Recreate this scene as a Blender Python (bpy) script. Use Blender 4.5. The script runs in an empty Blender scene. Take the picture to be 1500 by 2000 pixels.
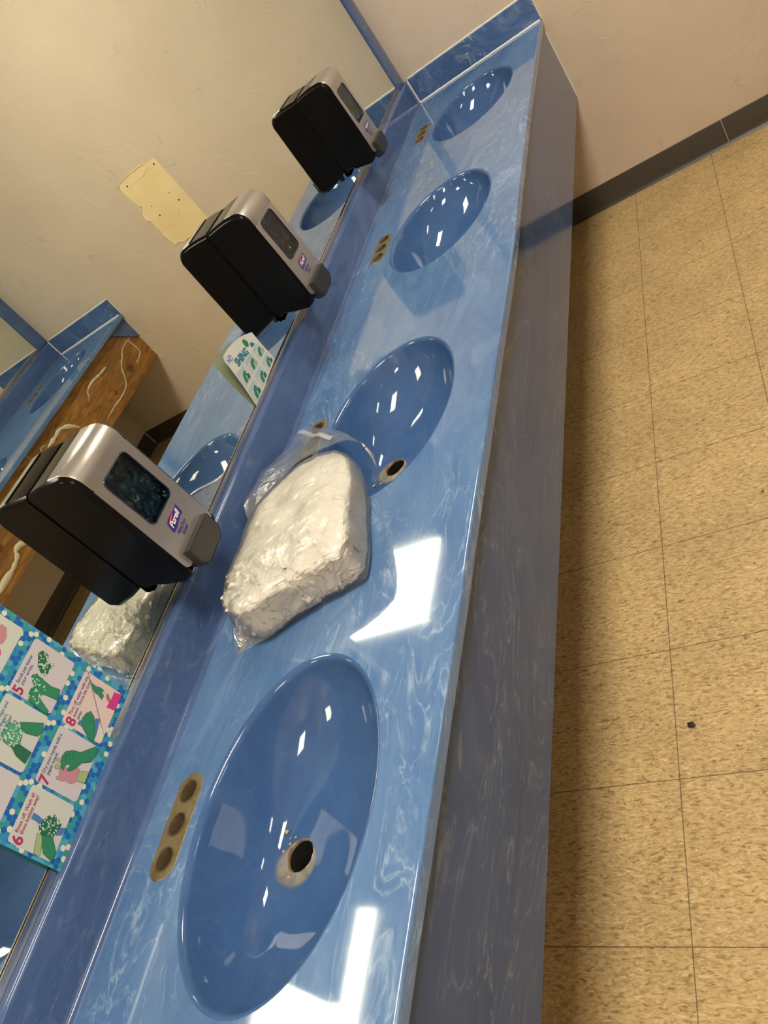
import bpy, bmesh, math, random
from mathutils import Vector, Matrix, geometry, noise
random.seed(7)
C = bpy.context.scene.collection
scn = bpy.context.scene
PI = math.pi

# ------------------------------------------------------------------ camera
cam_d = bpy.data.cameras.new('camera')
cam = bpy.data.objects.new('camera', cam_d); C.objects.link(cam)
R_ = [[0.7953779628853292, 0.177101883346681, -0.5796626769694957],
      [-0.29030724924341583, -0.7282118274829696, -0.6208294736484685],
      [-0.5320672863398997, 0.662074359289779, -0.5277896793022038]]
m = Matrix(((R_[0][0], -R_[1][0], -R_[2][0], 1.0980719554772091),
            (R_[0][1], -R_[1][1], -R_[2][1], -3.290476847407328),
            (R_[0][2], -R_[1][2], -R_[2][2], 1.4939995083009932),
            (0, 0, 0, 1)))
cam.matrix_world = m
cam_d.sensor_fit = 'HORIZONTAL'; cam_d.sensor_width = 36.0
cam_d.lens = 36.0 * 1536.6481515935493 / 1500.0
cam_d.clip_start = 0.02; cam_d.clip_end = 50
scn.camera = cam

# ------------------------------------------------------------------ view, world
scn.view_settings.view_transform = 'Standard'
scn.view_settings.look = 'None'
scn.view_settings.gamma = 1.0
scn.view_settings.use_curve_mapping = False
scn.view_settings.exposure = 0.42
w = bpy.data.worlds.new('world'); scn.world = w; w.use_nodes = True
w.node_tree.nodes['Background'].inputs[0].default_value = (0.9, 0.85, 0.75, 1)
w.node_tree.nodes['Background'].inputs[1].default_value = 0.05
LIGHT = 24.0                       # diffuser radiance of the ceiling panels
LIGHT_COL = (1.0, 0.90, 0.74, 1)
CEIL = 2.44
LIGHTS = [(1.09, -.93), (1.09, -2.72), (1.09, -4.51)]   # centres of the square ceiling panels; the last is added, unseen, for the near end

# ------------------------------------------------------------------ dimensions
H = 0.7703; HO = 0.755; W = 2.485; YN = -3.34; YR = -5.2
SINKS = [-0.432, -1.257, -2.082, -2.907]
TAPS = [-0.423, -1.230, -2.073, -2.911]
EDGE = [(-5.5, .552), (-3.144, .552), (-2.872, .555), (-2.561, .558), (-2.141, .562), (-1.692, .5665), (-1.257, .558), (-.794, .553), (-.01, .554), (.1, .554)]
def front_x(y):
    for (a, xa), (b, xb) in zip(EDGE, EDGE[1:]):
        if a <= y <= b:
            t = (y-a)/(b-a); t = t*t*(3-2*t)
            return xa + (xb-xa)*t
    return .554

# ------------------------------------------------------------------ materials
def mat(name):
    m = bpy.data.materials.new(name); m.use_nodes = True
    nt = m.node_tree; b = nt.nodes['Principled BSDF']
    return m, nt, b
def flat(name, col, rough=.5, metal=0., spec=.5, coat=0., emit=None):
    m, nt, b = mat(name)
    b.inputs['Base Color'].default_value = (*col, 1)
    b.inputs['Roughness'].default_value = rough
    b.inputs['Metallic'].default_value = metal
    b.inputs['Specular IOR Level'].default_value = spec
    b.inputs['Coat Weight'].default_value = coat
    b.inputs['Coat Roughness'].default_value = .05
    if emit:
        b.inputs['Emission Color'].default_value = emit[0]
        b.inputs['Emission Strength'].default_value = emit[1]
    return m
class N:
    """tiny node helper"""
    def __init__(s, nt): s.nt = nt
    def new(s, t, **k):
        n = s.nt.nodes.new(t)
        for a, v in k.items(): setattr(n, a, v)
        return n
    def link(s, a, b): s.nt.links.new(a, b)
    def coords(s, scale=(1, 1, 1), loc=(0, 0, 0), rot=(0, 0, 0), kind='Object'):
        t = s.new('ShaderNodeTexCoord'); mp = s.new('ShaderNodeMapping')
        mp.inputs['Scale'].default_value = scale; mp.inputs['Location'].default_value = loc; mp.inputs['Rotation'].default_value = rot
        s.link(t.outputs[kind], mp.inputs['Vector']); return mp.outputs[0]
    def noise(s, v, scale, detail=4, rough=.5, dist=0., out='Fac'):
        n = s.new('ShaderNodeTexNoise'); n.inputs['Scale'].default_value = scale
        n.inputs['Detail'].default_value = detail; n.inputs['Roughness'].default_value = rough; n.inputs['Distortion'].default_value = dist
        s.link(v, n.inputs['Vector']); return n.outputs[out]
    def ramp(s, f, stops, interp='LINEAR'):
        n = s.new('ShaderNodeValToRGB'); n.color_ramp.interpolation = interp
        e = n.color_ramp.elements
        while len(e) < len(stops): e.new(.5)
        for i, (p, c) in enumerate(stops):
            e[i].position = p; e[i].color = c if len(c) == 4 else (*c, 1)
        s.link(f, n.inputs[0]); return n.outputs[0]
    def mix(s, f, a, b, mode='MIX'):
        n = s.new('ShaderNodeMix', data_type='RGBA', blend_type=mode)
        for sock, v in ((n.inputs[0], f), (n.inputs[6], a), (n.inputs[7], b)):
            if hasattr(v, 'default_value') or hasattr(v, 'links'): s.link(v, sock)
            else: sock.default_value = v if isinstance(v, (int, float)) else (v if len(v) == 4 else (*v, 1))
        return n.outputs[2]
    def math(s, op, a, b=0., c=0.):
        n = s.new('ShaderNodeMath', operation=op)
        for sock, v in zip(n.inputs, (a, b, c)):
            if isinstance(v, (int, float)): sock.default_value = v
            else: s.link(v, sock)
        return n.outputs[0]
    def bump(s, h, strength, dist, bsdf):
        n = s.new('ShaderNodeBump'); n.inputs['Strength'].default_value = strength; n.inputs['Distance'].default_value = dist
        s.link(h, n.inputs['Height']); s.link(n.outputs[0], bsdf.inputs['Normal'])

def marble(name, base, deep, light, vein, vein_amt=1., rough=.07, stretch=.38, coat=.3, spec=.5):
    m, nt, b = mat(name); n = N(nt)
    v = n.coords((1, stretch, 1))
    # domain warp for the swirls
    wn = n.noise(v, 3.0, 3, .55, 0, 'Color')
    add = n.new('ShaderNodeVectorMath', operation='MULTIPLY_ADD')
    n.link(wn, add.inputs[0]); add.inputs[1].default_value = (.40, .40, .40); n.link(v, add.inputs[2])
    vv = add.outputs[0]
    cloud = n.noise(vv, 5.0, 7, .68, .9)
    col = n.ramp(cloud, [(.28, deep), (.50, base), (.72, light)])
    # long streaks drawn out in the pour direction
    st = n.new('ShaderNodeMapping'); st.inputs['Scale'].default_value = (1, .5, 1); n.link(vv, st.inputs[0])
    stf = n.ramp(n.noise(st.outputs[0], 26, 4, .6, .6), [(.50, (0, 0, 0)), (.74, (1, 1, 1))])
    col = n.mix(n.math('MULTIPLY', stf, .34), col, light)
    # thin light veins: contour lines of a warped noise, in two sizes
    patch = n.ramp(n.noise(v, 4.2, 3, .6), [(.43, (0, 0, 0)), (.60, (1, 1, 1))])
    brk = n.ramp(n.noise(n.coords((1, .8, 1)), 38, 3, .7), [(.36, (.06, .06, .06)), (.60, (1, 1, 1))])
    for (sc, k, wd, am) in ((5.0, 9.0, .13, .85), (11.0, 5.0, .10, .45)):
        f = n.noise(vv, sc, 5, .55, 1.4)
        r = n.math('ABSOLUTE', n.math('SUBTRACT', n.math('FRACT', n.math('MULTIPLY', f, k)), .5))
        line = n.ramp(r, [(0.0, (1, 1, 1)), (wd*.5, (.3, .3, .3)), (wd, (0, 0, 0))])
        fac = n.math('MULTIPLY', n.math('MULTIPLY', n.math('MULTIPLY', line, patch), brk), am*vein_amt)
        col = n.mix(fac, col, vein)
    # pale smoky patches
    sm = n.ramp(n.noise(vv, 9, 5, .7, 1.0), [(.54, (0, 0, 0)), (.74, (1, 1, 1))])
    col = n.mix(n.math('MULTIPLY', sm, .28*vein_amt), col, vein)
    n.link(col, b.inputs['Base Color'])
    b.inputs['Roughness'].default_value = rough
    b.inputs['Specular IOR Level'].default_value = spec
    b.inputs['Coat Weight'].default_value = coat; b.inputs['Coat Roughness'].default_value = .04
    wv = n.noise(n.coords(), 14, 2, .5)
    n.bump(wv, .025, .003, b)
    return m
M = {}
M['marble'] = marble('blue cultured marble', (.098, .200, .410), (.066, .145, .330), (.150, .260, .465), (.42, .56, .70), .62)
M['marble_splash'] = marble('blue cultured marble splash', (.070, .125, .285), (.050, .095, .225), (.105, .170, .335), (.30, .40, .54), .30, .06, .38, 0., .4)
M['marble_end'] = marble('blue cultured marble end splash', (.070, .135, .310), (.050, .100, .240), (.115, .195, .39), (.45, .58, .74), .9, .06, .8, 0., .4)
M['marble_apron'] = marble('blue cultured marble apron shade', (.052, .096, .215), (.040, .076, .180), (.072, .120, .242), (.26, .32, .38), .55, .08, .22, 0., .36)  # darker copy of the marble, the apron's light and shade put into its colour
M['marble_basin'] = marble('blue basin gelcoat', (.050, .118, .29), (.038, .098, .255), (.072, .145, .32), (.13, .23, .40), .35, .05, .9, 0., .45)

def wall_mat(name, col, col2):
    m, nt, b = mat(name); n = N(nt)
    v = n.coords()
    c = n.mix(n.ramp(n.noise(v, 2.2, 4, .6), [(.35, (0, 0, 0)), (.7, (1, 1, 1))]), col, col2)
    n.link(c, b.inputs['Base Color']); b.inputs['Roughness'].default_value = .42
    a = n.noise(v, 7, 3, .5, 1.2)
    r = n.ramp(n.math('ABSOLUTE', n.math('SUBTRACT', n.noise(v, 12, 4, .55, 1.5), .5)), [(0, (1, 1, 1)), (.03, (0, 0, 0))])
    msk = n.ramp(n.noise(n.coords(loc=(3, 7, 1)), 9, 2), [(.60, (0, 0, 0)), (.70, (1, 1, 1))])
    h = n.math('ADD', n.math('MULTIPLY', a, .6), n.math('MULTIPLY', n.math('MULTIPLY', r, msk), .22))
    h = n.math('ADD', h, n.math('MULTIPLY', n.noise(v, 160, 2), .05))
    n.bump(h, .8, .009, b)
    return m
M['wall'] = wall_mat('beige semigloss wall paint', (.62, .52, .42), (.68, .57, .46))
M['ceiling'] = flat('white ceiling tile', (.75, .73, .68), .9)
M['base'] = flat('dark taupe vinyl cove base', (.060, .054, .048), .35)
M['caulk'] = flat('white silicone caulk', (.90, .88, .84), .35)
M['metal'] = flat('satin aluminium channel', (.62, .60, .58), .22, 1.)
M['black_gap'] = flat('mirror edge black', (.012, .012, .012), .4)
M['mirror'] = flat('silvered mirror', (.80, .84, .77), .0, 1.)
M['black'] = flat('glossy black plastic', (.005, .005, .006), .18, spec=.13)
M['black2'] = flat('satin black plastic', (.018, .018, .018), .3)
M['lever'] = flat('matt charcoal plastic', (.032, .030, .028), .42)
M['silver'] = flat('metallic silver paint', (.45, .425, .40), .33, .75, .5)
M['purple'] = flat('dark violet print', (.045, .022, .22), .3)
M['white_print'] = flat('white print', (.85, .85, .85), .35)
M['red_print'] = flat('coral red print', (.85, .06, .13), .35)
M['window_frame'] = flat('dark blue window bezel', (.012, .03, .07), .08, coat=1.)
M['wood_edge'] = flat('dark sawn wood', (.16, .08, .03), .8)
M['glue'] = flat('dried adhesive', (.62, .56, .42), .7)
M['hole'] = flat('dark hole', (.006, .005, .004), .8)
M['light'] = flat('lit fluorescent diffuser', (.9, .9, .9), .5, emit=(LIGHT_COL, LIGHT))
M['lightframe'] = flat('white enamelled fixture frame', (.8, .8, .78), .4)
M['debris'] = flat('black scrap', (.014, .010, .010), .6)
M['crumb'] = flat('tan lime scale', (.50, .36, .22), .8)
M['bare'] = None

def window_pouch():
    m, nt, b = mat('blue tinted soap pouch'); n = N(nt)
    v = n.coords()
    f = n.noise(v, 34, 3, .6, .8)
    col = n.ramp(f, [(.35, (.006, .016, .028)), (.55, (.016, .06, .085)), (.75, (.06, .18, .22))])
    n.link(col, b.inputs['Base Color']); b.inputs['Roughness'].default_value = .07
    b.inputs['Specular IOR Level'].default_value = .8; b.inputs['Coat Weight'].default_value = .6
    return m
M['pouch'] = window_pouch()
def thin_film(name, tint, gloss, rough, body=None):
    m = bpy.data.materials.new(name); m.use_nodes = True; nt = m.node_tree; n = N(nt)
    nt.nodes.remove(nt.nodes['Principled BSDF'])
    out = nt.nodes['Material Output']
    tr = n.new('ShaderNodeBsdfTransparent'); tr.inputs[0].default_value = (*tint, 1)
    gl = n.new('ShaderNodeBsdfGlossy'); gl.inputs['Roughness'].default_value = rough; gl.inputs[0].default_value = (1, 1, 1, 1)
    fr = n.new('ShaderNodeFresnel'); fr.inputs[0].default_value = 1.45
    k = n.math('MULTIPLY_ADD', fr.outputs[0], .9, gloss)
    mx = n.new('ShaderNodeMixShader'); n.link(k, mx.inputs[0]); n.link(tr.outputs[0], mx.inputs[1]); n.link(gl.outputs[0], mx.inputs[2])
    last = mx.outputs[0]
    if body:
        df = n.new('ShaderNodeBsdfDiffuse'); df.inputs[0].default_value = (*body[0], 1)
        m2 = n.new('ShaderNodeMixShader'); m2.inputs[0].default_value = body[1]
        n.link(last, m2.inputs[1]); n.link(df.outputs[0], m2.inputs[2]); last = m2.outputs[0]
    if gloss:
        bp_ = n.new('ShaderNodeBump'); bp_.inputs['Strength'].default_value = .6; bp_.inputs['Distance'].default_value = .004
        n.link(n.noise(n.coords((1, 1, 1)), 26, 4, .55, 1.8), bp_.inputs['Height'])
        n.link(bp_.outputs[0], gl.inputs['Normal'])
    n.link(last, out.inputs[0]); return m
M['pane'] = thin_film('blue tinted window pane', (.72, .90, 1.), 0., .02)
M['film'] = thin_film('clear plastic bag film', (.97, .98, .99), .03, .12, ((.8, .82, .84), .07))
M['zip'] = thin_film('bag zip strip', (.95, .97, .98), .05, .2, ((.85, .87, .9), .30))

def cloth_mat():
    m, nt, b = mat('white folded cloth'); n = N(nt)
    v = n.coords((1, .45, 1), rot=(0, 0, .35))
    b.inputs['Base Color'].default_value = (.80, .76, .67, 1); b.inputs['Roughness'].default_value = .55
    b.inputs['Coat Weight'].default_value = .30; b.inputs['Coat Roughness'].default_value = .22
    w1 = n.noise(v, 42, 4, .5, 1.6)
    r = n.math('ABSOLUTE', n.math('SUBTRACT', n.noise(n.coords(), 24, 3, .5, 1.0), .5))
    cr = n.ramp(r, [(0, (0, 0, 0)), (.035, (1, 1, 1))])
    msk = n.ramp(n.noise(n.coords(loc=(1, 1, 1)), 11, 2), [(.42, (0, 0, 0)), (.62, (1, 1, 1))])
    h = n.math('ADD', n.math('MULTIPLY', w1, .8), n.math('MULTIPLY', n.math('MULTIPLY', cr, msk), .5))
    n.bump(h, .75, .006, b)
    return m
M['cloth'] = cloth_mat()

def floor_mat():
    m, nt, b = mat('tan chip vinyl tile'); n = N(nt)
    v = n.coords((1, 1, 1))
    wn = n.noise(v, 30, 2, .5, 0, 'Color')
    add = n.new('ShaderNodeVectorMath', operation='MULTIPLY_ADD'); n.link(wn, add.inputs[0]); add.inputs[1].default_value = (.012, .012, 0); n.link(v, add.inputs[2])
    mp = n.new('ShaderNodeMapping'); mp.inputs['Scale'].default_value = (.42, 1.2, 1); mp.inputs['Rotation'].default_value = (0, 0, -.12); n.link(add.outputs[0], mp.inputs[0])
    f1 = n.noise(mp.outputs[0], 150, 3, .62, .8)
    f2 = n.noise(mp.outputs[0], 120, 2, .5, 1.6)
    col = n.ramp(f1, [(.32, (.27, .165, .062)), (.42, (.49, .34, .150)), (.56, (.63, .46, .225)), (.70, (.74, .56, .30))])
    lt = n.ramp(f2, [(.60, (0, 0, 0)), (.68, (1, 1, 1))])
    col = n.mix(n.math('MULTIPLY', lt, .6), col, (.84, .70, .44))
    dk = n.ramp(n.noise(mp.outputs[0], 110, 2, .5, 1.5), [(.28, (1, 1, 1)), (.36, (0, 0, 0))])
    col = n.mix(n.math('MULTIPLY', dk, .75), col, (.24, .14, .045))
    big = n.ramp(n.noise(v, 5, 3), [(.35, (.86, .86, .86)), (.65, (1.0, 1.0, 1.0))])
    col = n.mix(1., col, big, 'MULTIPLY')
    sx = n.new('ShaderNodeSeparateXYZ'); n.link(v, sx.inputs[0])
    def joint(o, off):
        a = n.math('FRACT', n.math('DIVIDE', n.math('ADD', o, off), .3048))
        d = n.math('ABSOLUTE', n.math('SUBTRACT', a, .5))
        return n.math('GREATER_THAN', d, .5-.0035)
    j = n.math('MAXIMUM', joint(sx.outputs[0], 3.048-.5801), joint(sx.outputs[1], 3.048*3+1.929))
    col = n.mix(n.math('MULTIPLY', j, .75), col, (.07, .045, .02))
    n.link(col, b.inputs['Base Color']); b.inputs['Roughness'].default_value = .5
    b.inputs['Specular IOR Level'].default_value = .35
    n.bump(n.math('SUBTRACT', 1, j), .3, .001, b)
    return m
M['floor'] = floor_mat()

def wood_mat():
    m, nt, b = mat('stained pine board'); n = N(nt)
    v = n.coords((1, .12, 1))
    f = n.noise(v, 60, 4, .6, 1.0)
    big = n.noise(n.coords((1, .35, 1)), 9, 3, .5, 2.)
    col = n.ramp(f, [(.3, (.16, .065, .012)), (.52, (.36, .165, .035)), (.75, (.50, .26, .07))])
    col = n.mix(n.ramp(big, [(.40, (0, 0, 0)), (.65, (.55, .55, .55))]), col, (.16, .085, .03))
    # knots
    for (ky, kz, kr) in ((-.223, .548, .026), (-.424, .543, .012), (-1.52, .60, .02)):
        d = n.new('ShaderNodeVectorMath', operation='DISTANCE'); t = n.new('ShaderNodeTexCoord')
        n.link(t.outputs['Object'], d.inputs[0]); d.inputs[1].default_value = (W-1.957+.0+1.43, ky, kz)
        mp = n.new('ShaderNodeSeparateXYZ'); n.link(t.outputs['Object'], mp.inputs[0])
        dy = n.math('SUBTRACT', mp.outputs[1], ky); dz = n.math('SUBTRACT', mp.outputs[2], kz)
        r = n.math('SQRT', n.math('ADD', n.math('MULTIPLY', dy, n.math('MULTIPLY', dy, .6)), n.math('MULTIPLY', dz, dz)))
        k = n.ramp(n.math('DIVIDE', r, kr*2), [(.30, (.9, .9, .9)), (.55, (0, 0, 0))])
        col = n.mix(k, col, (.12, .035, .008))
        nt.nodes.remove(d)
    n.link(col, b.inputs['Base Color']); b.inputs['Roughness'].default_value = .6
    n.bump(f, .2, .002, b); return m
M['wood'] = wood_mat()

def bare_mat():
    m, nt, b = mat('old cream paint left bare'); n = N(nt)
    c = n.mix(n.ramp(n.noise(n.coords(), 9, 4), [(.4, (0, 0, 0)), (.7, (1, 1, 1))]), (.84, .66, .36), (.90, .74, .45))
    n.link(c, b.inputs['Base Color']); b.inputs['Roughness'].default_value = .5
    n.bump(n.noise(n.coords(), 22, 3, .5, 1.5), .3, .003, b); return m
M['bare'] = bare_mat()

def putty_mat(name, a, bb, c):
    m, nt, b = mat(name); n = N(nt)
    f = n.noise(n.coords((1, .6, 1)), 40, 5, .65, 1.2)
    n.link(n.ramp(f, [(.3, (*a, 1)), (.5, (*bb, 1)), (.7, (*c, 1))]), b.inputs['Base Color'])
    b.inputs['Roughness'].default_value = .35
    n.bump(n.noise(n.coords(), 90, 3, .6), .5, .002, b); return m
M['putty'] = putty_mat('stained putty', (.095, .072, .028), (.19, .145, .062), (.19, .20, .14))
def stain_mat():
    m, nt, b = mat('lime scale stain'); n = N(nt)
    f = n.noise(n.coords((1, .6, 1)), 30, 3, .5, .8)
    n.link(n.ramp(f, [(.3, (.30, .26, .20)), (.5, (.36, .33, .27)), (.7, (.30, .31, .31))]), b.inputs['Base Color'])
    b.inputs['Roughness'].default_value = .3
    at = n.new('ShaderNodeAttribute'); at.attribute_name = 'fade'
    n.link(n.math('MULTIPLY', at.outputs['Fac'], n.ramp(n.noise(n.coords(), 60, 2, .5), [(.25, (.65, .65, .65)), (.55, (1, 1, 1))])), b.inputs['Alpha'])
    return m
M['stain'] = stain_mat()
M['scale'] = putty_mat('lime scale ring', (.22, .185, .13), (.27, .245, .20), (.19, .215, .25))
M['rust'] = putty_mat('crusty brown rim', (.16, .09, .04), (.42, .30, .16), (.60, .48, .30))
M['well'] = flat('hole edge with painted shade', (.10, .07, .035), .5)  # tap hole wall, inner shade of the hole put into its colour
M['socket'] = putty_mat('particle board darkened for depth', (.020, .012, .008), (.065, .043, .03), (.13, .10, .07))  # board inside the tap holes, colour darkened to shade it for depth

# print colours
for k, c in {'DG': (.022, .15, .075), 'G': (.03, .24, .12), 'LG': (.09, .36, .22), 'YG': (.38, .47, .22), 'BR': (.35, .18, .11), 'MG': (.62, .04, .26),
             'BL': (.08, .20, .50), 'WH': (.70, .68, .60), 'GY': (.20, .22, .24), 'PK': (.55, .25, .30), 'BUB': (.55, .72, .58),
             'cell': (.60, .57, .60), 'cellg': (.60, .62, .58), 'cellp': (.74, .58, .54), 'paper': (.72, .72, .64), 'line': (.30, .55, .70),
             'hx0': (.012, .13, .45), 'hx1': (.03, .28, .55), 'hx2': (.04, .32, .30), 'hx3': (.74, .72, .58), 'hx4': (.09, .38, .58), 'num': (.42, .035, .12),
             'txt': (.06, .09, .20), 'back': (.60, .63, .50), 'teal': (.012, .20, .30)}.items():
    M[k] = flat('print '+k, c, .38)

# ------------------------------------------------------------------ helpers
def setp(o, label=None, cat=None, group=None, kind=None):
    if label: o['label'] = label
    if cat: o['category'] = cat
    if group: o['group'] = group
    if kind: o['kind'] = kind
    return o
def empty(name, loc, label, cat, group=None):
    o = bpy.data.objects.new(name, None); C.objects.link(o); o.location = loc
    o.empty_display_size = .05
    return setp(o, label, cat, group)
WN = {'countertop', 'backsplash', 'end_splash', 'front_apron', 'cover', 'back_plate', 'push_lever', 'bottom_channel', 'front_board'}
def obj(name, bm, mats, parent=None, smooth=True, recalc=True, angle=.6):
    if recalc: bmesh.ops.recalc_face_normals(bm, faces=bm.faces)
    me = bpy.data.meshes.new(name); bm.to_mesh(me); bm.free()
    for mm in (mats if isinstance(mats, (list, tuple)) else [mats]): me.materials.append(mm)
    if smooth:
        for p in me.polygons: p.use_smooth = True
        me.set_sharp_from_angle(angle=angle)
    o = bpy.data.objects.new(name, me); C.objects.link(o)
    if name in WN:
        wm = o.modifiers.new('wn', 'WEIGHTED_NORMAL'); wm.keep_sharp = True; wm.weight = 100
    if parent is not None:
        o.parent = parent; o.matrix_parent_inverse = world_of(parent).inverted()
    return o
def world_of(o):
    mm = Matrix.Translation(o.location) @ o.rotation_euler.to_matrix().to_4x4() if o.type == 'EMPTY' else Matrix.Identity(4)
    return mm
def box(bm, lo, hi, bev=0.):
    r = bmesh.ops.create_cube(bm, size=1)
    vs = r['verts']
    for v in vs:
        v.co = Vector([(lo[i]+hi[i])/2 + v.co[i]*(hi[i]-lo[i]) for i in range(3)])
    if bev:
        es = list({e for v in vs for e in v.link_edges})
        bmesh.ops.bevel(bm, geom=es, offset=bev, segments=3, affect='EDGES', profile=.5)
def bx(name, lo, hi, mt, parent=None, bev=0.):
    bm = bmesh.new(); box(bm, lo, hi, bev); return obj(name, bm, mt, parent)
def strip(bm, rows, closed=False, mi=0):
    """rows: list of lists of points; quads between neighbouring rows"""
    vv = [[bm.verts.new(p) for p in r] for r in rows]
    for a, b in zip(vv, vv[1:]):
        n = len(a)
        for i in range(n if closed else n-1):
            j = (i+1) % n
            f = bm.faces.new((a[i], a[j], b[j], b[i])); f.material_index = mi
    return vv
def tube(bm, pts, r, seg=8, flatk=None, caps=True):
    pts = [Vector(p) for p in pts]; rows = []
    for i, p in enumerate(pts):
        t = (pts[min(i+1, len(pts)-1)]-pts[max(i-1, 0)]).normalized()
        up = Vector((0, 0, 1)) if abs(t.z) < .9 else Vector((1, 0, 0))
        if flatk is not None: up = Vector(flatk)
        s = t.cross(up).normalized(); u = s.cross(t)
        rr = r[i] if isinstance(r, (list, tuple)) else r
        k = .35 if flatk is not None else 1.
        rows.append([p + s*math.cos(a)*rr + u*math.sin(a)*rr*k for a in [2*PI*j/seg for j in range(seg)]])
    vv = strip(bm, rows, True)
    if caps:
        bm.faces.new(vv[0]); bm.faces.new(list(reversed(vv[-1])))
def smoothpath(pts, n=6):
    out = []; P = [Vector(p) for p in pts]
    for i in range(len(P)-1):
        p0, p1, p2, p3 = P[max(i-1, 0)], P[i], P[i+1], P[min(i+2, len(P)-1)]
        for k in range(n):
            t = k/n
            out.append(.5*((2*p1)+(-p0+p2)*t+(2*p0-5*p1+4*p2-p3)*t*t+(-p0+3*p1-3*p2+p3)*t**3))
    out.append(P[-1]); return out
def planar(outer, holes):
    """triangulate a 2D outline with holes -> verts, faces"""
    vs = []; es = []
    for lp in [outer]+holes:
        b = len(vs); vs += [Vector(p) for p in lp]; es += [(b+i, b+(i+1) % len(lp)) for i in range(len(lp))]
    v, e, f, *_ = geometry.delaunay_2d_cdt(vs, es, [], 0, 1e-7)
    def inside(p, lp):
        c = False; j = len(lp)-1
        for i in range(len(lp)):
            (xi, yi), (xj, yj) = lp[i], lp[j]
            if (yi > p[1]) != (yj > p[1]) and p[0] < (xj-xi)*(p[1]-yi)/(yj-yi)+xi: c = not c
            j = i
        return c
    ff = []
    for t in f:
        cx = sum(v[i][0] for i in t)/len(t); cy = sum(v[i][1] for i in t)/len(t)
        if inside((cx, cy), outer) and not any(inside((cx, cy), h) for h in holes): ff.append(t)
    return v, ff
def text_mesh(name, s, size, origin, parent, mt, width=None, shear=0., bold=0., fmap=None, space=1.):
    """text in the plane facing +x: reads along +y, up is +z. origin = (x, y, z) of the baseline start"""
    cu = bpy.data.curves.new('t', 'FONT'); cu.body = s; cu.size = size; cu.shear = shear; cu.offset = bold; cu.space_character = space
    cu.resolution_u = 3
    to = bpy.data.objects.new('t', cu); C.objects.link(to)
    dg = bpy.context.evaluated_depsgraph_get(); dg.update()
    me = bpy.data.meshes.new_from_object(to.evaluated_get(dg))
    bpy.data.objects.remove(to); bpy.data.curves.remove(cu)
    xs = [v.co.x for v in me.vertices]
    k = (width/(max(xs)-min(xs))) if width and xs else 1.
    x0 = min(xs) if xs else 0
    for v in me.vertices:
        y = (v.co.x-x0)*k; z = v.co.y
        if fmap: v.co = fmap(origin[1]+y, origin[2]+z, origin[0])
        else: v.co = Vector((origin[0], origin[1]+y, origin[2]+z))
    me.materials.clear(); me.materials.append(mt); me.name = name
    o = bpy.data.objects.new(name, me); C.objects.link(o)
    if parent is not None: o.parent = parent; o.matrix_parent_inverse = world_of(parent).inverted()
    return o

# ------------------------------------------------------------------ room
def struct(o): o['kind'] = 'structure'; return o
struct(bx('floor', (-.15, YR-.1, -.05), (W+.15, .15, 0), M['floor']))
struct(bx('ceiling', (-.15, YR-.1, CEIL), (W+.15, .15, CEIL+.05), M['ceiling']))
struct(bx('wall_left', (-.12, YR, 0), (-.006, 0, CEIL), M['wall']))
struct(bx('wall_right', (W+.006, YR, 0), (W+.12, 0, CEIL), M['wall']))
wall_far = struct(bx('wall_far', (-.12, 0, 0), (W+.12, .12, CEIL), M['wall']))
struct(bx('wall_near', (-.12, YR-.1, 0), (W+.12, YR, CEIL), M['wall']))
def cove_base(name, flip, length_axis):
    bm = bmesh.new()
    prof = [(0, .1016), (.003, .1010), (.0042, .098), (.0042, .022), (.0055, .012), (.009, .004), (.014, .0008), (.014, 0), (0, 0)]
    return bm, prof
def base_x(name, x0, x1, seams):
    bm = bmesh.new(); prof = cove_base('', 0, 0)[1]
    cuts = [x0]+seams+[x1]
    for a, b in zip(cuts, cuts[1:]):
        strip(bm, [[(x, -d, z) for d, z in prof] for x in (a+.0009, b-.0009)])
    return struct(obj(name, bm, M['base'], smooth=True))
bb = base_x('baseboard_far', 0, W, [.957])
bm = bmesh.new(); box(bm, (.9562, -.0043, .002), (.9582, -.0005, .1005))
obj('joint_glue', bm, M['glue'], None)
bpy.data.objects['joint_glue'].parent = bb; setp(bpy.data.objects['joint_glue'], 'yellowed glue showing in the joint of the dark base')
for nm, x, s in (('baseboard_right', W+.006, -1), ('baseboard_left', -.006, 1)):
    bm = bmesh.new(); prof = cove_base('', 0, 0)[1]
    strip(bm, [[(x+s*d, y, z) for d, z in prof] for y in (YR, -.014)])
    struct(obj(nm, bm, M['base']))

# unpainted patch, screw holes and adhesive on the far wall (all part of the wall)
pts = [(1.123, 1.222), (1.116, 1.05), (1.114, .885), (1.135, .868), (1.165, .860), (1.20, .866), (1.235, .857), (1.27, .866), (1.30, .861), (1.335, .874), (1.362, .872),
       (1.366, .90), (1.378, .935), (1.370, .965), (1.382, .985), (1.377, 1.014), (1.392, 1.04), (1.388, 1.072), (1.362, 1.085), (1.366, 1.105), (1.380, 1.15), (1.384, 1.202), (1.374, 1.221), (1.256, 1.230)]
bm = bmesh.new()
v, f = planar(pts, [])
vb = [bm.verts.new((p[0], -.0012, p[1])) for p in v]
for t in f: bm.faces.new([vb[i] for i in t])
patch = obj('bare_patch', bm, M['bare'], wall_far); patch['label'] = 'cream patch of old paint where a fixture was removed'
bm = bmesh.new()
rough_pts = [(p[0]+random.uniform(-.002, .002), -.0016, p[1]+random.uniform(-.002, .002)) for p in smoothpath([(a, 0, b) for a, b in pts[2:]+pts[:1]], 5) for p in [(p[0], p[2])]]
tube(bm, rough_pts, [random.uniform(.0008, .0026) for _ in rough_pts], 6)
obj('paint_ridge', bm, M['bare'], wall_far)['label'] = 'ragged cream edge of the paint around the patch'
bm = bmesh.new()
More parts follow.
